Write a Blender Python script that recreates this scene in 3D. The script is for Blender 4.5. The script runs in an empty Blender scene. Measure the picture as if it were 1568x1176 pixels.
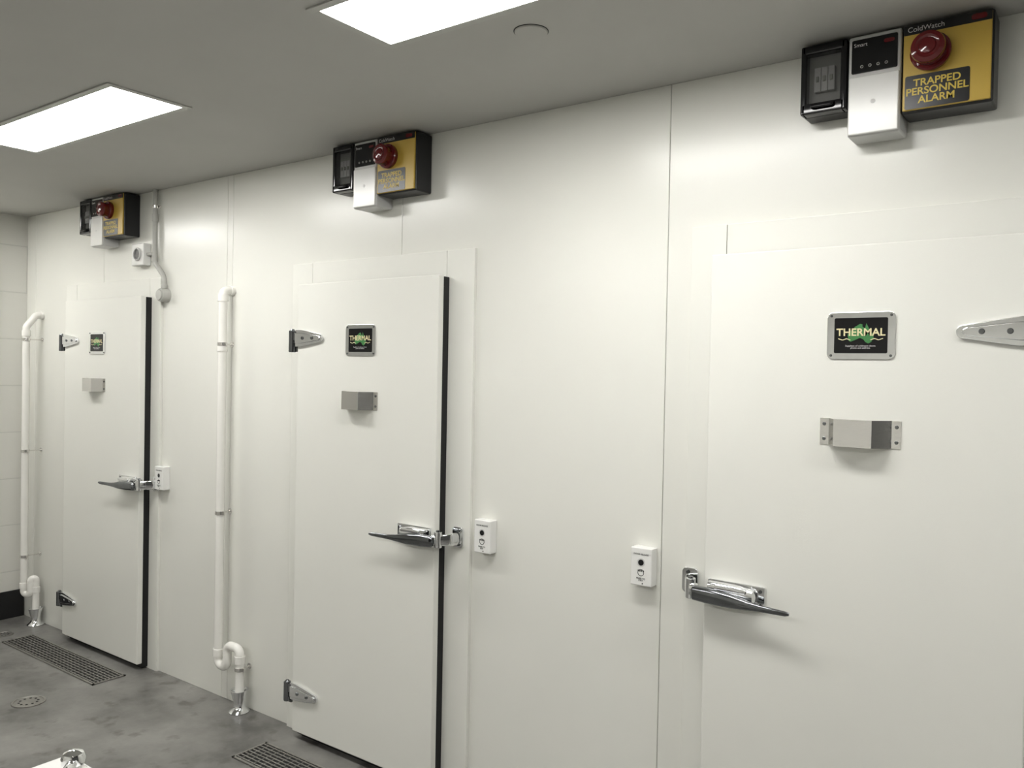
import bpy, bmesh, math
from mathutils import Vector, Matrix
PI=math.pi
# ------------------------------------------------------------------ materials
def new_mat(name,col,rough=.5,metal=0.,bump=0.,bscale=200.,var=0.,vscale=3.,emit=0.,alpha=1.,spec=.5,coat=0.,aniso=None):
    m=bpy.data.materials.new(name);m.use_nodes=True
    nt=m.node_tree;b=nt.nodes['Principled BSDF']
    b.inputs['Base Color'].default_value=(*col,1)
    b.inputs['Roughness'].default_value=rough
    b.inputs['Metallic'].default_value=metal
    b.inputs['Specular IOR Level'].default_value=spec
    b.inputs['Coat Weight'].default_value=coat
    b.inputs['Alpha'].default_value=alpha
    tc=nt.nodes.new('ShaderNodeTexCoord')
    if var>0:
        n=nt.nodes.new('ShaderNodeTexNoise');n.inputs['Scale'].default_value=vscale;n.inputs['Detail'].default_value=6
        r=nt.nodes.new('ShaderNodeValToRGB')
        r.color_ramp.elements[0].position=.3;r.color_ramp.elements[1].position=.7
        r.color_ramp.elements[0].color=(*[c*(1-var) for c in col],1)
        r.color_ramp.elements[1].color=(*[min(1,c*(1+var)) for c in col],1)
        nt.links.new(tc.outputs['Object'],n.inputs['Vector']);nt.links.new(n.outputs['Fac'],r.inputs['Fac'])
        nt.links.new(r.outputs['Color'],b.inputs['Base Color'])
    if bump>0:
        n=nt.nodes.new('ShaderNodeTexNoise');n.inputs['Scale'].default_value=bscale;n.inputs['Detail'].default_value=3
        if aniso:
            mp=nt.nodes.new('ShaderNodeMapping');mp.inputs['Scale'].default_value=aniso
            nt.links.new(tc.outputs['Object'],mp.inputs['Vector']);nt.links.new(mp.outputs['Vector'],n.inputs['Vector'])
        else: nt.links.new(tc.outputs['Object'],n.inputs['Vector'])
        bp=nt.nodes.new('ShaderNodeBump');bp.inputs['Strength'].default_value=bump;bp.inputs['Distance'].default_value=.002
        nt.links.new(n.outputs['Fac'],bp.inputs['Height']);nt.links.new(bp.outputs['Normal'],b.inputs['Normal'])
    if emit>0:
        b.inputs['Emission Color'].default_value=(1,.985,.955,1);b.inputs['Emission Strength'].default_value=emit
    return m
M={}
M['wall']=new_mat('coldroom_panel_white',(.79,.79,.742),.25,bump=.05,bscale=50,var=.015,vscale=2.)
M['leaf']=new_mat('door_skin_white',(.80,.80,.752),.32,bump=.08,bscale=350,var=.01,vscale=2.)
M['frame']=new_mat('door_frame_white',(.80,.80,.752),.32,bump=.05,bscale=200)
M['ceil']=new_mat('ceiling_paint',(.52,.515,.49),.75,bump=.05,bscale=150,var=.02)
M['gasket']=new_mat('black_rubber',(.008,.008,.009),.5)
M['chrome']=new_mat('chrome',(.88,.89,.90),.07,1.,var=.03,vscale=40)
M['dchrome']=new_mat('dark_chrome',(.24,.25,.26),.12,1.,var=.05,vscale=40)
M['steel']=new_mat('brushed_steel',(.80,.79,.77),.20,1.,bump=.12,bscale=30,aniso=(1,1,40))
M['pvc']=new_mat('white_pvc',(.86,.85,.81),.25,var=.02,vscale=8)
M['plastic']=new_mat('white_plastic',(.82,.82,.80),.22,var=.01)
M['grey']=new_mat('grey_plastic',(.50,.50,.47),.4,var=.02)
M['lgrey']=new_mat('light_grey_plastic',(.62,.62,.61),.28,var=.01)
M['black']=new_mat('black_plastic',(.012,.012,.013),.28,var=.1)
M['gloss']=new_mat('gloss_black',(.006,.006,.007),.12)
M['yellow']=new_mat('yellow_plastic',(.60,.42,.08),.35,var=.03,vscale=10)
M['red']=new_mat('red_lens',(.13,.003,.006),.14,coat=.6,var=.1,vscale=30)
M['green']=new_mat('green_print',(.06,.22,.07),.4)
M['cream']=new_mat('cream_print',(.75,.68,.42),.4)
M['white']=new_mat('white_print',(.7,.7,.7),.4)
M['ytext']=new_mat('yellow_print',(.66,.50,.08),.4)
M['clear']=new_mat('smoked_cover',(.05,.05,.05),.06,alpha=.32)
M['light']=new_mat('light_diffuser',(.9,.9,.9),.5,emit=25.)
M['dark']=new_mat('dark_shade_and_print',(.02,.02,.02),.8)  # near-black: painted shade in drains, plain print colour on the release boxes
M['drainsteel']=new_mat('drain_steel',(.40,.39,.37),.38,.9,var=.1,vscale=20)
M['base']=new_mat('black_cove_base',(.015,.015,.016),.4,var=.1)
M['darkwall']=new_mat('darkened_unseen_wall',(.10,.10,.10),.6,var=.05)  # unseen right wall darkened to add contrast to reflections in the chrome
M['groove']=new_mat('joint_sealant',(.42,.42,.39),.6,var=.02)
def floor_mat():
    m=bpy.data.materials.new('grey_epoxy_floor');m.use_nodes=True;nt=m.node_tree;b=nt.nodes['Principled BSDF']
    tc=nt.nodes.new('ShaderNodeTexCoord')
    n=nt.nodes.new('ShaderNodeTexNoise');n.inputs['Scale'].default_value=2.6;n.inputs['Detail'].default_value=8;n.inputs['Roughness'].default_value=.62
    r=nt.nodes.new('ShaderNodeValToRGB');e=r.color_ramp.elements
    e[0].position=.33;e[0].color=(.115,.112,.106,1);e[1].position=.66;e[1].color=(.27,.265,.25,1)
    x=e.new(.47);x.color=(.195,.191,.18,1)
    n2=nt.nodes.new('ShaderNodeTexNoise');n2.inputs['Scale'].default_value=9;n2.inputs['Detail'].default_value=5
    r2=nt.nodes.new('ShaderNodeValToRGB');r2.color_ramp.elements[0].position=.32;r2.color_ramp.elements[0].color=(.55,.53,.51,1)
    r2.color_ramp.elements[1].position=.42;r2.color_ramp.elements[1].color=(1,1,1,1)
    mx=nt.nodes.new('ShaderNodeMix');mx.data_type='RGBA';mx.blend_type='MULTIPLY';mx.inputs[0].default_value=.8
    nt.links.new(tc.outputs['Object'],n.inputs['Vector']);nt.links.new(tc.outputs['Object'],n2.inputs['Vector'])
    nt.links.new(n.outputs['Fac'],r.inputs['Fac']);nt.links.new(n2.outputs['Fac'],r2.inputs['Fac'])
    nt.links.new(r.outputs['Color'],mx.inputs[6]);nt.links.new(r2.outputs['Color'],mx.inputs[7])
    nt.links.new(mx.outputs[2],b.inputs['Base Color'])
    mr=nt.nodes.new('ShaderNodeMapRange');mr.inputs[3].default_value=.24;mr.inputs[4].default_value=.50
    nt.links.new(n2.outputs['Fac'],mr.inputs[0]);nt.links.new(mr.outputs[0],b.inputs['Roughness'])
    bp=nt.nodes.new('ShaderNodeBump');bp.inputs['Strength'].default_value=.25;bp.inputs['Distance'].default_value=.004
    nt.links.new(n2.outputs['Fac'],bp.inputs['Height']);nt.links.new(bp.outputs['Normal'],b.inputs['Normal'])
    return m
M['floor']=floor_mat()
def block_mat():
    m=bpy.data.materials.new('painted_blockwork');m.use_nodes=True;nt=m.node_tree;b=nt.nodes['Principled BSDF']
    tc=nt.nodes.new('ShaderNodeTexCoord');sp=nt.nodes.new('ShaderNodeSeparateXYZ');cb=nt.nodes.new('ShaderNodeCombineXYZ')
    nt.links.new(tc.outputs['Object'],sp.inputs[0]);nt.links.new(sp.outputs['Y'],cb.inputs['X']);nt.links.new(sp.outputs['Z'],cb.inputs['Y'])
    br=nt.nodes.new('ShaderNodeTexBrick');br.inputs['Scale'].default_value=1.;br.inputs['Brick Width'].default_value=.6;br.inputs['Row Height'].default_value=.29
    br.inputs['Mortar Size'].default_value=.004;br.inputs['Mortar Smooth'].default_value=.3
    br.inputs['Color1'].default_value=(.74,.735,.69,1);br.inputs['Color2'].default_value=(.73,.725,.68,1);br.inputs['Mortar'].default_value=(.64,.64,.60,1)
    nt.links.new(cb.outputs[0],br.inputs['Vector']);nt.links.new(br.outputs['Color'],b.inputs['Base Color'])
    bp=nt.nodes.new('ShaderNodeBump');bp.invert=True;bp.inputs['Strength'].default_value=.4;bp.inputs['Distance'].default_value=.004
    nt.links.new(br.outputs['Fac'],bp.inputs['Height']);nt.links.new(bp.outputs['Normal'],b.inputs['Normal'])
    b.inputs['Roughness'].default_value=.5
    return m
M['block']=block_mat()
# ------------------------------------------------------------------ mesh helpers
def finish(name,bm,mat,parent=None,loc=(0,0,0),smooth=True):
    bmesh.ops.recalc_face_normals(bm,faces=bm.faces)
    me=bpy.data.meshes.new(name);bm.to_mesh(me);bm.free()
    if smooth:
        for p in me.polygons:p.use_smooth=True
        try: me.set_sharp_from_angle(angle=math.radians(35))
        except Exception: pass
    o=bpy.data.objects.new(name,me);bpy.context.scene.collection.objects.link(o)
    if smooth:
        wn=o.modifiers.new('weighted_normals','WEIGHTED_NORMAL');wn.keep_sharp=True;wn.weight=100
    me.materials.append(M[mat]);o.location=loc
    if parent: o.parent=parent
    return o
def group(name,loc=(0,0,0)):
    e=bpy.data.objects.new(name,None);e.empty_display_size=.05;e.location=loc
    bpy.context.scene.collection.objects.link(e);return e
def a_box(bm,x0,x1,y0,y1,z0,z1,bev=0.,seg=2):
    x0,x1=sorted((x0,x1));y0,y1=sorted((y0,y1));z0,z1=sorted((z0,z1))
    t=bmesh.new();bmesh.ops.create_cube(t,size=1.)
    for v in t.verts: v.co=Vector(((x0+x1)/2+v.co.x*(x1-x0),(y0+y1)/2+v.co.y*(y1-y0),(z0+z1)/2+v.co.z*(z1-z0)))
    if bev>0: bmesh.ops.bevel(t,geom=list(t.edges),offset=bev,segments=seg,profile=.5,affect='EDGES')
    merge(bm,t)
def merge(bm,t):
    me=bpy.data.meshes.new('tmp');t.to_mesh(me);t.free();bm.from_mesh(me);bpy.data.meshes.remove(me)
def a_cyl(bm,p0,p1,r0,r1=None,n=32,bev=0.):
    r1=r0 if r1 is None else r1
    p0=Vector(p0);p1=Vector(p1);d=p1-p0
    t=bmesh.new();bmesh.ops.create_cone(t,cap_ends=True,segments=n,radius1=r0,radius2=r1,depth=d.length)
    if bev>0:
        es=[e for e in t.edges if len(e.link_faces)==2 and any(len(f.verts)>4 for f in e.link_faces)]
        bmesh.ops.bevel(t,geom=es,offset=bev,segments=2,profile=.5,affect='EDGES')
    R=Vector((0,0,1)).rotation_difference(d.normalized()).to_matrix().to_4x4()
    bmesh.ops.transform(t,matrix=Matrix.Translation((p0+p1)/2)@R,verts=t.verts)
    merge(bm,t)
def a_prism(bm,poly,y0,y1,bev=0.):
    t=bmesh.new();vs=[t.verts.new((x,y0,z)) for x,z in poly];f=t.faces.new(vs)
    r=bmesh.ops.extrude_face_region(t,geom=[f])
    for v in r['geom']:
        if isinstance(v,bmesh.types.BMVert): v.co.y=y1
    bmesh.ops.recalc_face_normals(t,faces=t.faces)
    if bev>0: bmesh.ops.bevel(t,geom=list(t.edges),offset=bev,segments=2,profile=.5,affect='EDGES')
    merge(bm,t)
def rrect(cx,cz,w,h,r,n=6):
    p=[]
    for sx,sz,a0 in((1,1,0),(-1,1,90),(-1,-1,180),(1,-1,270)):
        for i in range(n+1):
            a=math.radians(a0+90*i/n);p.append((cx+sx*(w/2-r)+r*math.cos(a),cz+sz*(h/2-r)+r*math.sin(a)))
    return p
def a_loft(bm,secs,ex=.55,n=20):
    """secs: (x,y,z,hy,hz) cross-sections perpendicular to x"""
    rings=[]
    for x,y,z,hy,hz in secs:
        ring=[]
        for i in range(n):
            a=2*PI*i/n;c,s=math.cos(a),math.sin(a)
            ring.append(bm.verts.new((x,y+hy*math.copysign(abs(c)**ex,c),z+hz*math.copysign(abs(s)**ex,s))))
        rings.append(ring)
    for a,b in zip(rings,rings[1:]):
        for i in range(n): bm.faces.new((a[i],a[(i+1)%n],b[(i+1)%n],b[i]))
    bm.faces.new(rings[0]);bm.faces.new(rings[-1])
def fillet(pts,R,n=8):
    pts=[Vector(p) for p in pts];out=[pts[0]]
    for i in range(1,len(pts)-1):
        a,b,c=pts[i-1],pts[i],pts[i+1];u=(a-b).normalized();v=(c-b).normalized()
        ang=u.angle(v)
        if ang>PI-.02: continue
        t=min(R/math.tan(ang/2),(a-b).length*.49,(c-b).length*.49);r=t*math.tan(ang/2)
        cen=b+(u+v).normalized()*(r/math.sin(ang/2));p0=b+u*t;p1=b+v*t
        w0=p0-cen;w1=p1-cen
        for k in range(n+1):
            q=w0.lerp(w1,k/n).normalized()*r;out.append(cen+q)
    out.append(pts[-1]);return out
def a_tube(bm,pts,r,R=.03,n=20):
    P=fillet(pts,R);rings=[];T=[(P[min(i+1,len(P)-1)]-P[max(i-1,0)]).normalized() for i in range(len(P))]
    nrm=T[0].orthogonal().normalized()
    for i,p in enumerate(P):
        if i: nrm=(T[i-1].rotation_difference(T[i])@nrm).normalized()
        b=T[i].cross(nrm)
        rings.append([bm.verts.new(p+(nrm*math.cos(2*PI*k/n)+b*math.sin(2*PI*k/n))*r) for k in range(n)])
    for a,b in zip(rings,rings[1:]):
        for k in range(n): bm.faces.new((a[k],a[(k+1)%n],b[(k+1)%n],b[k]))
    bm.faces.new(rings[0]);bm.faces.new(rings[-1])
def a_lathe(bm,prof,cx,cy,n=36,axis='z',base=0.):
    rings=[]
    for r,h in prof:
        ring=[]
        for i in range(n):
            a=2*PI*i/n
            if axis=='z': ring.append(bm.verts.new((cx+r*math.cos(a),cy+r*math.sin(a),base+h)))
            else: ring.append(bm.verts.new((cx+r*math.cos(a),base-h,cy+r*math.sin(a))))
        rings.append(ring)
    for a,b in zip(rings,rings[1:]):
        for i in range(n): bm.faces.new((a[i],a[(i+1)%n],b[(i+1)%n],b[i]))
    bm.faces.new(rings[0]);bm.faces.new(rings[-1])
def box(name,x0,x1,y0,y1,z0,z1,mat,parent=None,bev=0.):
    bm=bmesh.new();a_box(bm,x0,x1,y0,y1,z0,z1,bev);return finish(name,bm,mat,parent)
def text(name,s,x,y,z,size,mat,parent,bold=0.,sx=1.,align='CENTER'):
    c=bpy.data.curves.new(name+'_c','FONT');c.body=s;c.size=size;c.align_x=align;c.align_y='CENTER';c.offset=bold;c.extrude=.0002;c.space_line=.85
    t=bpy.data.objects.new(name+'_t',c);bpy.context.scene.collection.objects.link(t)
    bpy.context.view_layer.update()
    dg=bpy.context.evaluated_depsgraph_get();me=bpy.data.meshes.new_from_object(t.evaluated_get(dg))
    bpy.data.objects.remove(t)
    o=bpy.data.objects.new(name,me);bpy.context.scene.collection.objects.link(o);me.materials.clear();me.materials.append(M[mat])
    me.transform(Matrix.Translation((x,y,z))@Matrix.Rotation(PI/2,4,'X')@Matrix.Diagonal((sx,1,1,1)))
    o.parent=parent;return o
# ------------------------------------------------------------------ room shell
H=2.507;XL=-5.55;XR=3.0;YB=-4.9
bm=bmesh.new();a_box(bm,XL-.2,XR+.2,YB-.2,.25,-.12,0);finish('floor',bm,'floor')
PAN=[((-5.46,-4.74),(-.985,-.73)),((-3.785,-2.68),(-.985,-.73)),((-1.66,-.555),(-.985,-.73)),((.47,1.575),(-.985,-.73)),
     ((-3.785,-2.68),(-3.55,-3.295)),((-1.66,-.555),(-3.55,-3.295)),((.47,1.575),(-3.55,-3.295))]
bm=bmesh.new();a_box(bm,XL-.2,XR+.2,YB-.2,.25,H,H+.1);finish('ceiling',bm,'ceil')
bm=bmesh.new()
seams=[XL,-5.43,-4.61,-3.462,-3.418,-2.311,-1.157,-.005,1.147,2.3,XR]
for a,b in zip(seams,seams[1:]): a_box(bm,a+.0012,b-.0012,0,.1,0,H,.0012,1)
w=finish('wall_back',bm,'wall')
bm=bmesh.new();a_box(bm,XL,XR,.004,.15,0,H)
finish('panel_joint_sealant',bm,'groove',w)
bm=bmesh.new();a_box(bm,XL-.12,XL,-.20,.15,0,H);a_box(bm,XL-.12,XL+.035,YB,-.20,0,H,.003);finish('wall_left',bm,'block')
bm=bmesh.new();a_box(bm,XR,XR+.1,YB,.15,0,H);finish('wall_right',bm,'darkwall')
bm=bmesh.new();a_box(bm,XL,XR,YB-.1,YB,0,H);finish('wall_front',bm,'block')
bm=bmesh.new();a_box(bm,XL,XL+.012,-.2,-.005,0,.17,.003);a_box(bm,XL+.03,XL+.047,YB,-.2,0,.17,.003);finish('baseboard_left',bm,'base')
# ceiling lights
for (x0,x1),(y0,y1) in PAN:
    y0,y1=sorted((y0,y1));g=group('ceiling_light_panel',((x0+x1)/2,(y0+y1)/2,H))
    hx=(x1-x0)/2;hy=(y1-y0)/2
    bm=bmesh.new();a_box(bm,-hx,hx,-hy,hy,-.003,-.0005);finish('diffuser',bm,'light',g)
    bm=bmesh.new();t=.024
    a_box(bm,-hx-t,hx+t,hy,hy+t,-.005,0,.001);a_box(bm,-hx-t,hx+t,-hy-t,-hy,-.005,0,.001)
    a_box(bm,-hx-t,-hx,-hy,hy,-.005,0,.001);a_box(bm,hx,hx+t,-hy,hy,-.005,0,.001);finish('bezel',bm,'grey',g)
# ceiling cap
g=group('ceiling_access_cap',(-1.29,-.578,H))
bm=bmesh.new();a_lathe(bm,[(.045,0),(.045,-.003),(.043,-.005),(.001,-.006)],0,0);finish('cap',bm,'ceil',g)
bm=bmesh.new();a_lathe(bm,[(.047,0),(.047,-.0012),(.044,-.0012),(.044,0)],0,0);finish('gap',bm,'dark',g)
# ------------------------------------------------------------------ doors
def door(n,fx0,fx1,lx0,lx1,jl,jr):
    g=group('door_%d'%n,((lx0+lx1)/2,0,0));cx=(lx0+lx1)/2
    top=2.05;lt=1.953
    bm=bmesh.new()
    a_box(bm,fx0-cx,jl-cx-.0008,-.015,0,0.0,top,.0015);a_box(bm,jr-cx+.0008,fx1-cx,-.015,0,0.0,top,.0015)
    a_box(bm,jl-cx+.0008,jr-cx-.0008,-.0148,0,lt-.1,top,.0012);finish('frame',bm,'frame',g)
    bm=bmesh.new();a_box(bm,lx0-cx+.003,lx1-cx-.0005,-.046,-.014,.010,lt-.004,.003);finish('gasket',bm,'gasket',g)
    bm=bmesh.new();a_box(bm,lx0-cx,lx1-cx,-.075,-.046,.032,lt,.004,3);finish('leaf',bm,'leaf',g)
    box('threshold',jl-cx,jr-cx,-.035,0,0,.012,'gasket',g)
door(1,-5.01,-4.008,-4.895,-4.09,-4.885,-4.11)
door(2,-2.955,-1.925,-2.845,-2.045,-2.825,-2.06)
door(3,-1.07,-.03,-.98,-.165,-.958,-.18)
LF=-.075
def plate(cx):
    g=group('logo_plate',(cx,LF,1.711))
    bm=bmesh.new();a_prism(bm,rrect(0,0,.172,.125,.016),0,-.004,.0012);finish('bezel',bm,'chrome',g)
    bm=bmesh.new();a_prism(bm,rrect(0,0,.134,.094,.004),-.0038,-.0046);finish('panel',bm,'gloss',g)
    A=[(.03,.45),(.10,.60),(.22,.68),(.30,.80),(.40,.86),(.47,.92),(.56,.90),(.56,.80),(.66,.72),(.70,.95),(.76,.80),(.84,.62),(.95,.48),(.97,.32),(.88,.14),(.78,.08),(.68,.14),(.60,.26),(.48,.32),(.32,.24),(.15,.16),(.08,.20)]
    bm=bmesh.new();a_prism(bm,[((x-.5)*.07,-.026+y*.062) for x,y in A],-.0046,-.0049);finish('map',bm,'green',g)
    text('lettering','THERMAL',0,-.0052,.008,.0275,'cream',g,.0006,1.02)
    bm=bmesh.new()
    for s in(-1,1): a_tube(bm,[(s*.056,-.005,-.008),(s*.045,-.005,-.012),(s*.035,-.005,-.008),(s*.025,-.005,-.012)],.0012,.004,8)
    finish('flourish',bm,'cream',g)
    text('small_print','Suppliers of coldroom doors\nphone and address',0,-.0052,-.030,.0065,'white',g)
    bm=bmesh.new()
    for sx in(-1,1):
        for sz in(-1,1): a_cyl(bm,(sx*.075,-.003,sz*.053),(sx*.075,-.0062,sz*.053),.0038,.003,16)
    finish('screws',bm,'dchrome',g)
for c in(-.557,-2.455,-4.528): plate(c)
def bracket(cx,z):
    g=group('steel_door_bracket',(cx,LF,z));h=.036
    outer=[(-.102,0),(-.079,0),(-.055,-.045),(.040,-.045),(.079,0),(.102,0)];t=.0022
    bm=bmesh.new();prof=[(x,y-t) for x,y in outer];inner=[(x,y) for x,y in outer]
    def ring(x,y): return [bm.verts.new((x,y,-h)),bm.verts.new((x,y,h))]
    o=[ring(*p) for p in prof];i=[ring(*p) for p in inner]
    for k in range(len(o)-1):
        bm.faces.new((o[k][0],o[k+1][0],o[k+1][1],o[k][1]));bm.faces.new((i[k][0],i[k][1],i[k+1][1],i[k+1][0]))
        for e in(0,1): bm.faces.new((o[k][e],i[k][e],i[k+1][e],o[k+1][e]))
    for k in(0,-1): bm.faces.new((o[k][0],o[k][1],i[k][1],i[k][0]))
    finish('hat_section',bm,'steel',g)
    bm=bmesh.new()
    for sx in(-.091,.091):
        for sz in(-.02,.02): a_cyl(bm,(sx,-.002,sz),(sx,-.0045,sz),.005,.004,16)
    finish('screws',bm,'dchrome',g)
bracket(-.554,1.453);bracket(-2.457,1.470);bracket(-4.54,1.480)
def latch(ex,s,z=.965):
    """ex: x of leaf edge, s=+1 lever points to +x"""
    g=group('door_latch_handle',(ex,0,z))
    def B(bm,x0,x1,*r,**k): a_box(bm,s*x0,s*x1,*r,**k)
    def L(bm,secs,ex_=.55): a_loft(bm,[(s*x,y,zz,a,b) for x,y,zz,a,b in secs],ex_)
    bm=bmesh.new()
    B(bm,.015,.185,-.075,-.083,-.030,.036,bev=.003)
    L(bm,[(.018,-.083,.006,.004,.022),(.024,-.092,.006,.018,.027),(.10,-.094,.006,.020,.027),(.155,-.090,.004,.014,.021),(.165,-.083,.002,.004,.015)])
    B(bm,.045,.14,-.10,-.116,.014,.026,bev=.003)
    finish('base_plate',bm,'chrome',g)
    bm=bmesh.new()
    for x,zz in((.035,.024),(.172,.022),(.172,-.018)): a_cyl(bm,(s*x,-.082,zz),(s*x,-.087,zz),.0055,.0045,16)
    finish('screws',bm,'dchrome',g)
    bm=bmesh.new()
    L(bm,[(-.022,-.110,-.006,.010,.015),(-.016,-.112,-.006,.015,.021),(.03,-.118,-.006,.015,.023),(.10,-.122,-.009,.014,.020),(.15,-.124,-.012,.011,.013),
          (.19,-.127,-.013,.007,.009),(.23,-.133,-.012,.0055,.008),(.262,-.142,-.010,.0045,.007),(.274,-.146,-.009,.0025,.004)],.7)
    finish('lever',bm,'dchrome',g)  # dark reflection of the floor is put into the lever's base colour
    bm=bmesh.new()
    a_prism(bm,rrect(s*-.068,.004,.052,.078,.014),-.015,-.024,.002)
    L(bm,[(-.080,-.024,0,.006,.020),(-.068,-.045,0,.018,.024),(-.050,-.075,0,.022,.022),(-.032,-.094,0,.018,.020),(-.010,-.100,0,.011,.017)])
    a_cyl(bm,(s*-.034,-.095,-.028),(s*-.034,-.095,.031),.015,.015,24,.002)
    finish('strike',bm,'chrome',g)
    bm=bmesh.new()
    for zz in(.030,-.022): a_cyl(bm,(s*-.074,-.023,zz),(s*-.074,-.029,zz),.006,.005,16)
    a_cyl(bm,(s*-.034,-.095,.031),(s*-.034,-.095,.036),.008,.007,16)
    finish('strike_screws',bm,'dchrome',g)
latch(-.98,1,.965);latch(-2.045,-1,.972);latch(-4.09,-1,.975)
def hinge(ex,s,z,flip=1):
    """ex leaf hinge edge, s=+1: strap extends to +x"""
    g=group('door_strap_hinge',(ex,0,z))
    def outline(k,xs):
        top=[(-.004,.036),(.03,.036),(.09,.027),(.142,.018)]
        tip=[(.150+.017*math.sin(math.radians(a)),.017*math.cos(math.radians(a))) for a in range(0,181,20)]
        bot=[(x,-q) for x,q in reversed(top)]
        return [(s*(x*xs+(1-xs)*.03),q*k) for x,q in top+tip+bot]
    bm=bmesh.new();a_prism(bm,outline(1,1),-.075,-.085,.002);a_prism(bm,outline(.62,.90),-.084,-.091,.0022)
    finish('strap',bm,'chrome',g)
    bm=bmesh.new()
    a_cyl(bm,(-s*.030,-.078,-.060 if flip>0 else -.05),(-s*.030,-.078,.034),.0155,.0155,28,.003)
    a_cyl(bm,(-s*.030,-.078,.034),(-s*.030,-.078,.040),.010,.007,28)
    a_box(bm,-s*.048,-s*.012,-.072,-.015,-.058,-.012,bev=.003)
    a_box(bm,-s*.030,s*.004,-.074,-.086,-.010,.030,bev=.003)
    a_prism(bm,rrect(-s*.040,-.03,.05,.075,.006),-.015,-.021,.0015)
    finish('knuckle',bm,'dchrome',g)
    bm=bmesh.new()
    for x in(.050,.110): a_cyl(bm,(s*x,-.090,0),(s*x,-.0945,0),.0075,.006,18)
    finish('screws',bm,'dchrome',g)
hinge(-2.845,1,1.722);hinge(-2.845,1,.205,-1)
hinge(-4.895,1,1.725);hinge(-4.895,1,.240,-1)
hinge(-.165,-1,1.718);hinge(-.165,-1,.205,-1)
# ------------------------------------------------------------------ door release boxes
def release(cx,z):
    g=group('door_release_box',(cx,0,z))
    bm=bmesh.new();a_box(bm,-.037,.037,-.040,0,-.060,.060,.0035,3);finish('case',bm,'plastic',g)
    bm=bmesh.new();a_cyl(bm,(0,-.0395,.014),(0,-.0412,.014),.0095);finish('sensor',bm,'black',g)
    bm=bmesh.new()
    a_lathe(bm,[(.010,0),(.010,.0014),(.0135,.0014),(.0135,0)],0,.014,axis='y',base=-.0395);finish('ring',bm,'lgrey',g)
    text('label_top','DOOR RELEASE',0,-.0405,.040,.0075,'dark',g)
    text('label_bottom','PRESS TO\nEXIT',0,-.0405,-.040,.0075,'dark',g)
    bm=bmesh.new()
    for k in range(4): a_cyl(bm,(-.009+k*.006,-.0398,-.014),(-.009+k*.006,-.0406,-.010),.0018,n=8)
    a_lathe(bm,[(.0095,0),(.0095,.0012),(.011,.0012),(.011,0)],0,-.018,axis='y',base=-.0395)
    finish('hand_symbol',bm,'dark',g)
    bm=bmesh.new();a_cyl(bm,(.006,-.0395,-.052),(.006,-.0408,-.052),.002,n=12);finish('fixing',bm,'dark',g)
release(-1.207,.988);release(-1.848,.998);release(-3.963,1.015)
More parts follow.
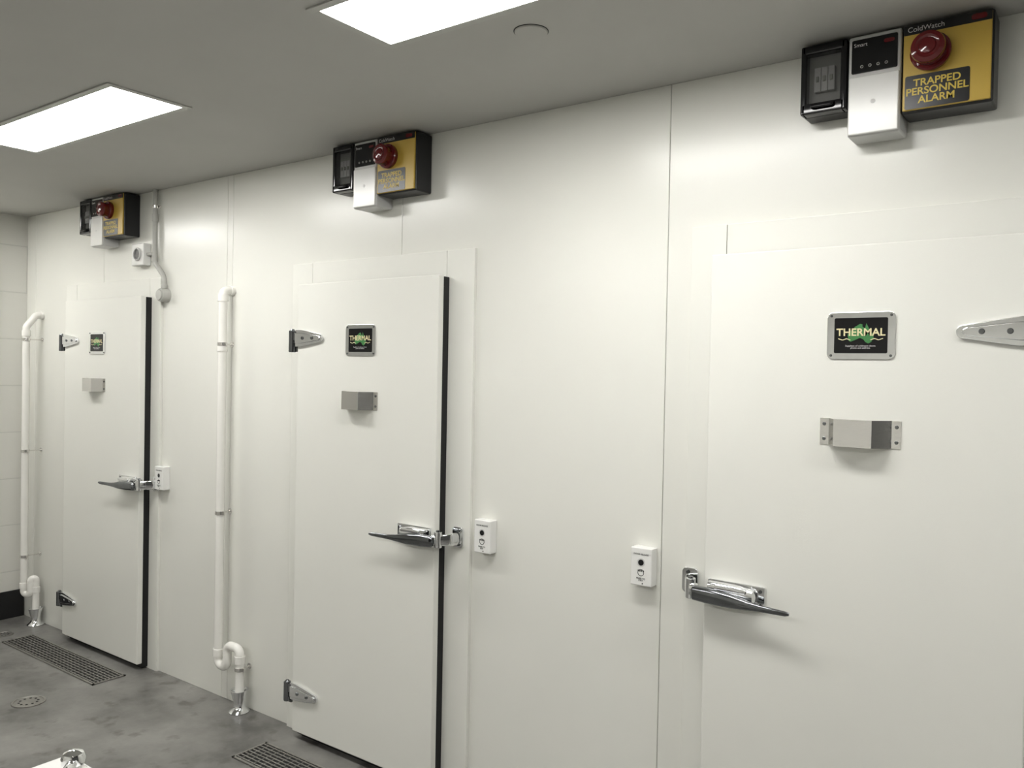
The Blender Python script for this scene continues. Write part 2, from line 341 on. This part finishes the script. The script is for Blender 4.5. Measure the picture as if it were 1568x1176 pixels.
# ------------------------------------------------------------------ alarm sets
def alarms(x0):
    # circuit breaker enclosure
    g=group('circuit_breaker_enclosure',(x0-.196,0,2.405))
    bm=bmesh.new();a_box(bm,-.060,.060,-.062,0,-.092,.094,.006,3);finish('base',bm,'black',g)
    bm=bmesh.new();t=.016
    a_box(bm,-.060,-.060+t,-.095,-.060,-.092,.094,.005);a_box(bm,.060-t,.060,-.095,-.060,-.092,.094,.005)
    a_box(bm,-.058,.058,-.095,-.060,.070,.094,.005);a_box(bm,-.058,.058,-.095,-.060,-.092,-.062,.005)
    finish('surround',bm,'gloss',g)
    box('rail_cover',-.045,.045,-.066,-.061,-.063,.071,'grey',g)
    bm=bmesh.new()
    for k in range(3): a_box(bm,-.027+k*.018,-.010+k*.018,-.080,-.064,-.03,.035,.001)
    finish('breakers',bm,'plastic',g)
    bm=bmesh.new()
    for k in range(3): a_box(bm,-.022+k*.018,-.015+k*.018,-.086,-.078,-.004,.010,.001)
    finish('toggles',bm,'grey',g)
    bm=bmesh.new();a_box(bm,-.046,.046,-.091,-.088,-.064,.072,.001);finish('window',bm,'clear',g)
    bm=bmesh.new();a_tube(bm,[(-.030,-.092,-.070),(-.026,-.106,-.076),(.026,-.106,-.076),(.030,-.092,-.070)],.004,.006,12);finish('cover_latch',bm,'gloss',g)
    # temperature controller
    g=group('temperature_controller',(x0-.067,0,2.365))
    bm=bmesh.new();a_box(bm,-.065,.065,-.092,0,-.130,.134,.007,3);finish('case',bm,'lgrey',g)
    bm=bmesh.new();a_box(bm,-.062,.062,-.097,-.090,-.127,.025,.004,3);finish('lower_cover',bm,'plastic',g)
    bm=bmesh.new();a_prism(bm,rrect(0,.078,.112,.088,.004),-.0915,-.0955,.001);finish('display',bm,'gloss',g)
    text('display_text','Smart',-.034,-.0958,.107,.014,'white',g)
    bm=bmesh.new()
    for k in range(4): a_lathe(bm,[(.0028,0),(.0028,.0008),(.004,.0008),(.004,0)],-.03+k*.02,.050,16,'y',-.0955)
    finish('buttons',bm,'grey',g)
    bm=bmesh.new();a_prism(bm,rrect(.036,.106,.026,.010,.0049),-.0950,-.0962)
    finish('badge',bm,'red',g)
    bm=bmesh.new();a_lathe(bm,[(.006,0),(.006,.001),(.0005,.0014)],0,-.045,24,'y',-.097)
    finish('badge_round',bm,'lgrey',g)
    # trapped personnel alarm
    g=group('trapped_personnel_alarm',(x0,0,2.387));F=-.095
    bm=bmesh.new();a_box(bm,0,.205,-.088,0,-.112,.112,.006,3);finish('back_box',bm,'black',g)
    bm=bmesh.new();a_box(bm,.003,.200,F,-.086,-.106,.109,.003,2);finish('face',bm,'yellow',g)
    bm=bmesh.new();a_box(bm,.003,.200,F-.001,F+.002,.084,.1085,.0008,1)
    a_prism(bm,rrect(.082,-.062,.146,.084,.005),F+.001,F-.001);finish('label',bm,'black',g)
    bm=bmesh.new();a_prism(bm,rrect(.172,.0965,.034,.014,.006),F-.0008,F-.0016);finish('badge',bm,'red',g)
    text('header_text','ColdWatch',.012,F-.0012,.096,.018,'white',g,align='LEFT')
    text('label_text','TRAPPED\nPERSONNEL\nALARM',.082,F-.0014,-.062,.0255,'ytext',g,.0005,1.02)
    bm=bmesh.new();a_lathe(bm,[(.046,0),(.047,.004),(.047,.014),(.043,.018),(.038,.018),(.036,.022),(.038,.040),(.040,.046),(.038,.053),(.028,.057),(.024,.055),(.020,.055),(.018,.058),(.006,.060),(.0005,.060)],.068,.030,40,'y',F)
    finish('strobe_button',bm,'red',g)
for x in(-.470,-2.362,-4.445): alarms(x)
# ------------------------------------------------------------------ drain pipes
def tundish(parent,x,y,top=.105):
    bm=bmesh.new()
    a_lathe(bm,[(.045,0),(.047,.006),(.040,.012),(.029,.022),(.026,.034),(.025,.05),(.030,.066),(.033,.080),(.040,top-.004),(.043,top),(.036,top),(.028,top-.02),(.001,top-.03)],x,y,36)
    finish('tundish',bm,'chrome',parent)
def collars(bm,L,r):
    for p0,p1 in L: a_cyl(bm,p0,p1,r,r,24,.0015)
def clamp(bm,x,y,z):
    a_cyl(bm,(x,y,z-.008),(x,y,z+.008),.0235,n=24)
    a_cyl(bm,(x,y,z),(x,0,z),.004,n=12)
    a_box(bm,x+.018,x+.036,y-.004,y+.004,z-.009,z+.009,.001)
    a_cyl(bm,(x,-.004,z),(x,0,z),.014,n=20)
g=group('drain_pipe',(-3.412,0,0));r=.0205;o=-.055
bm=bmesh.new();a_tube(bm,[(0,0,1.955),(0,o,1.955),(0,o,.185),(.070,o,.185),(.070,o,.292),(.168,o,.292),(.168,o,.075)],r,.032)
collars(bm,[((0,o,1.90),(0,o,1.935)),((0,o,.225),(0,o,.26)),((.168,o,.225),(.168,o,.26)),((0,-.018,1.955),(0,0,1.955)),((0,o,1.665),(0,o,1.69))],.0245)
finish('pipe',bm,'pvc',g);tundish(g,.168,o)
bm=bmesh.new()
for z in(1.70,.905): clamp(bm,0,o,z)
clamp(bm,.168,o,.20);finish('clips',bm,'steel',g)
g=group('drain_pipe',(-5.335,0,0));o=-.095
bm=bmesh.new();a_tube(bm,[(0,0,1.885),(0,-.04,1.885),(0,o,1.81),(0,o,.19),(.045,-.075,.19),(.045,-.075,.285),(.055,-.05,.285),(.055,-.05,.075)],r,.022)
collars(bm,[((0,o,1.755),(0,o,1.79)),((0,o,.225),(0,o,.26)),((.055,-.05,.20),(.055,-.05,.235)),((0,-.018,1.885),(0,0,1.885))],.0245)
finish('pipe',bm,'pvc',g);tundish(g,.055,-.05)
bm=bmesh.new()
for z in(1.735,1.06,.42): clamp(bm,0,o,z)
finish('clips',bm,'steel',g)
# ------------------------------------------------------------------ conduit, sounder
g=group('electrical_conduit',(-4.06,0,0));o=-.02;jx=.091
bm=bmesh.new();a_tube(bm,[(0,o,H),(0,o,2.13),(jx-.012,o,2.06),(jx,o,2.035),(jx,o,1.98)],.0125,.04)
collars(bm,[((0,o,2.34),(0,o,2.38)),((0,o,2.13),(0,o,2.16)),((jx,o,1.99),(jx,o,2.01))],.0155)
finish('conduit',bm,'grey',g)
bm=bmesh.new();a_cyl(bm,(jx,0,1.955),(jx,-.045,1.955),.036,.034,32,.004);a_cyl(bm,(jx,-.045,1.955),(jx,-.052,1.955),.028,.026,32,.002);finish('junction_box',bm,'grey',g)
bm=bmesh.new();a_box(bm,-.022,.022,-.006,0,2.41,2.425,.001);a_cyl(bm,(0,o,2.41),(0,o,2.425),.0145,n=20);finish('saddle',bm,'steel',g)
g=group('alarm_sounder',(-4.185,0,2.175))
bm=bmesh.new();a_box(bm,-.058,.058,-.045,0,-.058,.058,.006,3);finish('case',bm,'plastic',g)
bm=bmesh.new();a_lathe(bm,[(.034,0),(.036,.006),(.032,.009),(.029,.009),(.027,.001),(.001,.001)],.004,0,32,'y',-.045);finish('rim',bm,'lgrey',g)
bm=bmesh.new();a_cyl(bm,(.004,-.045,0),(.004,-.048,0),.026);finish('grille',bm,'black',g)
bm=bmesh.new();a_cyl(bm,(.058,-.02,0),(.112,-.02,0),.009,n=20);finish('link_conduit',bm,'grey',g)
# ------------------------------------------------------------------ floor grates and drains
def grate(x0,x1,y0,y1):
    g=group('floor_drain_grate',((x0+x1)/2,(y0+y1)/2,0));hx=(x1-x0)/2;hy=(y1-y0)/2
    box('pit_shade',-hx,hx,-hy,hy,.0003,.0012,'dark',g)  # flat dark sheet on the floor stands in for the pit's shade
    bm=bmesh.new();t=.010
    a_box(bm,-hx,hx,-hy,-hy+t,0,.006);a_box(bm,-hx,hx,hy-t,hy,0,.006);a_box(bm,-hx,-hx+t,-hy,hy,0,.006);a_box(bm,hx-t,hx,-hy,hy,0,.006)
    n=9
    for i in range(1,n): 
        y=-hy+i*2*hy/n;a_box(bm,-hx+t,hx-t,y-.0032,y+.0032,.001,.0055)
    m=26
    for i in range(1,m):
        x=-hx+i*2*hx/m;a_box(bm,x-.002,x+.002,-hy+t,hy-t,.001,.004)
    finish('grating',bm,'drainsteel',g)
grate(-5.09,-4.07,-.315,-.145);grate(-2.885,-1.90,-.345,-.175);grate(-1.0,0.0,-.345,-.175)
def rdrain(x,y,r):
    g=group('round_floor_drain',(x,y,0))
    bm=bmesh.new();a_lathe(bm,[(r,0),(r,.004),(r*.86,.005),(r*.84,.003),(.001,.0035)],0,0,40);finish('cover',bm,'drainsteel',g)
    bm=bmesh.new()
    for k in range(10):
        a=2*PI*k/10;a_cyl(bm,(r*.55*math.cos(a),r*.55*math.sin(a),.0032),(r*.55*math.cos(a),r*.55*math.sin(a),.0038),r*.08,n=12)
    finish('hole_shade',bm,'dark',g)  # solid dark discs; the shade inside each hole is put into their colour
rdrain(-4.10,-.60,.072);rdrain(-5.23,-.25,.05)
# ------------------------------------------------------------------ foreground bench with tap
g=group('work_bench',(-1.03,-2.35,0))
hx=.47;y0=-.75;y1=.685
bm=bmesh.new();a_box(bm,-hx,hx,y0,y1,.865,.90,.004);
a_box(bm,-hx+.03,hx-.03,y0+.03,y1-.03,.25,.28,.003)
for sx in(-1,1):
    for yy in(y0+.05,y1-.05): a_cyl(bm,(sx*(hx-.05),yy,0),(sx*(hx-.05),yy,.87),.019,n=20)
finish('bench_frame',bm,'plastic',g)  # steel bench coloured white; its blown-out reflection is put into the colour
g=group('chrome_tap',(-1.425,-1.695,.90))
bm=bmesh.new();a_lathe(bm,[(.022,0),(.022,.004),(.013,.007),(.012,.012),(.0185,.016),(.0195,.026),(.016,.034),(.008,.038),(.0005,.039)],0,0,32);finish('body',bm,'chrome',g)
bm=bmesh.new();a_tube(bm,[(0,0,.018),(.04,-.03,.024),(.09,-.07,.024),(.092,-.072,.008)],.009,.02);finish('spout',bm,'chrome',g)
# ------------------------------------------------------------------ world, camera
w=bpy.data.worlds.new('world');bpy.context.scene.world=w;w.use_nodes=True
w.node_tree.nodes['Background'].inputs[0].default_value=(.9,.95,1,1);w.node_tree.nodes['Background'].inputs[1].default_value=.02
cam=bpy.data.cameras.new('camera');co=bpy.data.objects.new('camera',cam);bpy.context.scene.collection.objects.link(co)
al=math.radians(53.7);k=.019;th=.0158
Fw=Vector((-math.cos(al),math.sin(al),0));R=Vector((math.sin(al),math.cos(al),0));Z=Vector((0,0,1))
fwd=(Fw*math.cos(th)-Z*math.sin(th)).normalized();up=(Z*math.cos(th)+Fw*math.sin(th))
cx=(R+up*k).normalized();cz=-fwd;cy=cz.cross(cx).normalized()
mt=Matrix((cx,cy,cz)).transposed().to_4x4();mt.translation=Vector((0,-2.39,1.6))
co.matrix_world=mt;cam.sensor_width=36;cam.lens=36*1268/1568;cam.clip_start=.02
bpy.context.scene.camera=co
vs=bpy.context.scene.view_settings;vs.view_transform='Standard';vs.look='None';vs.exposure=.04;vs.gamma=.93
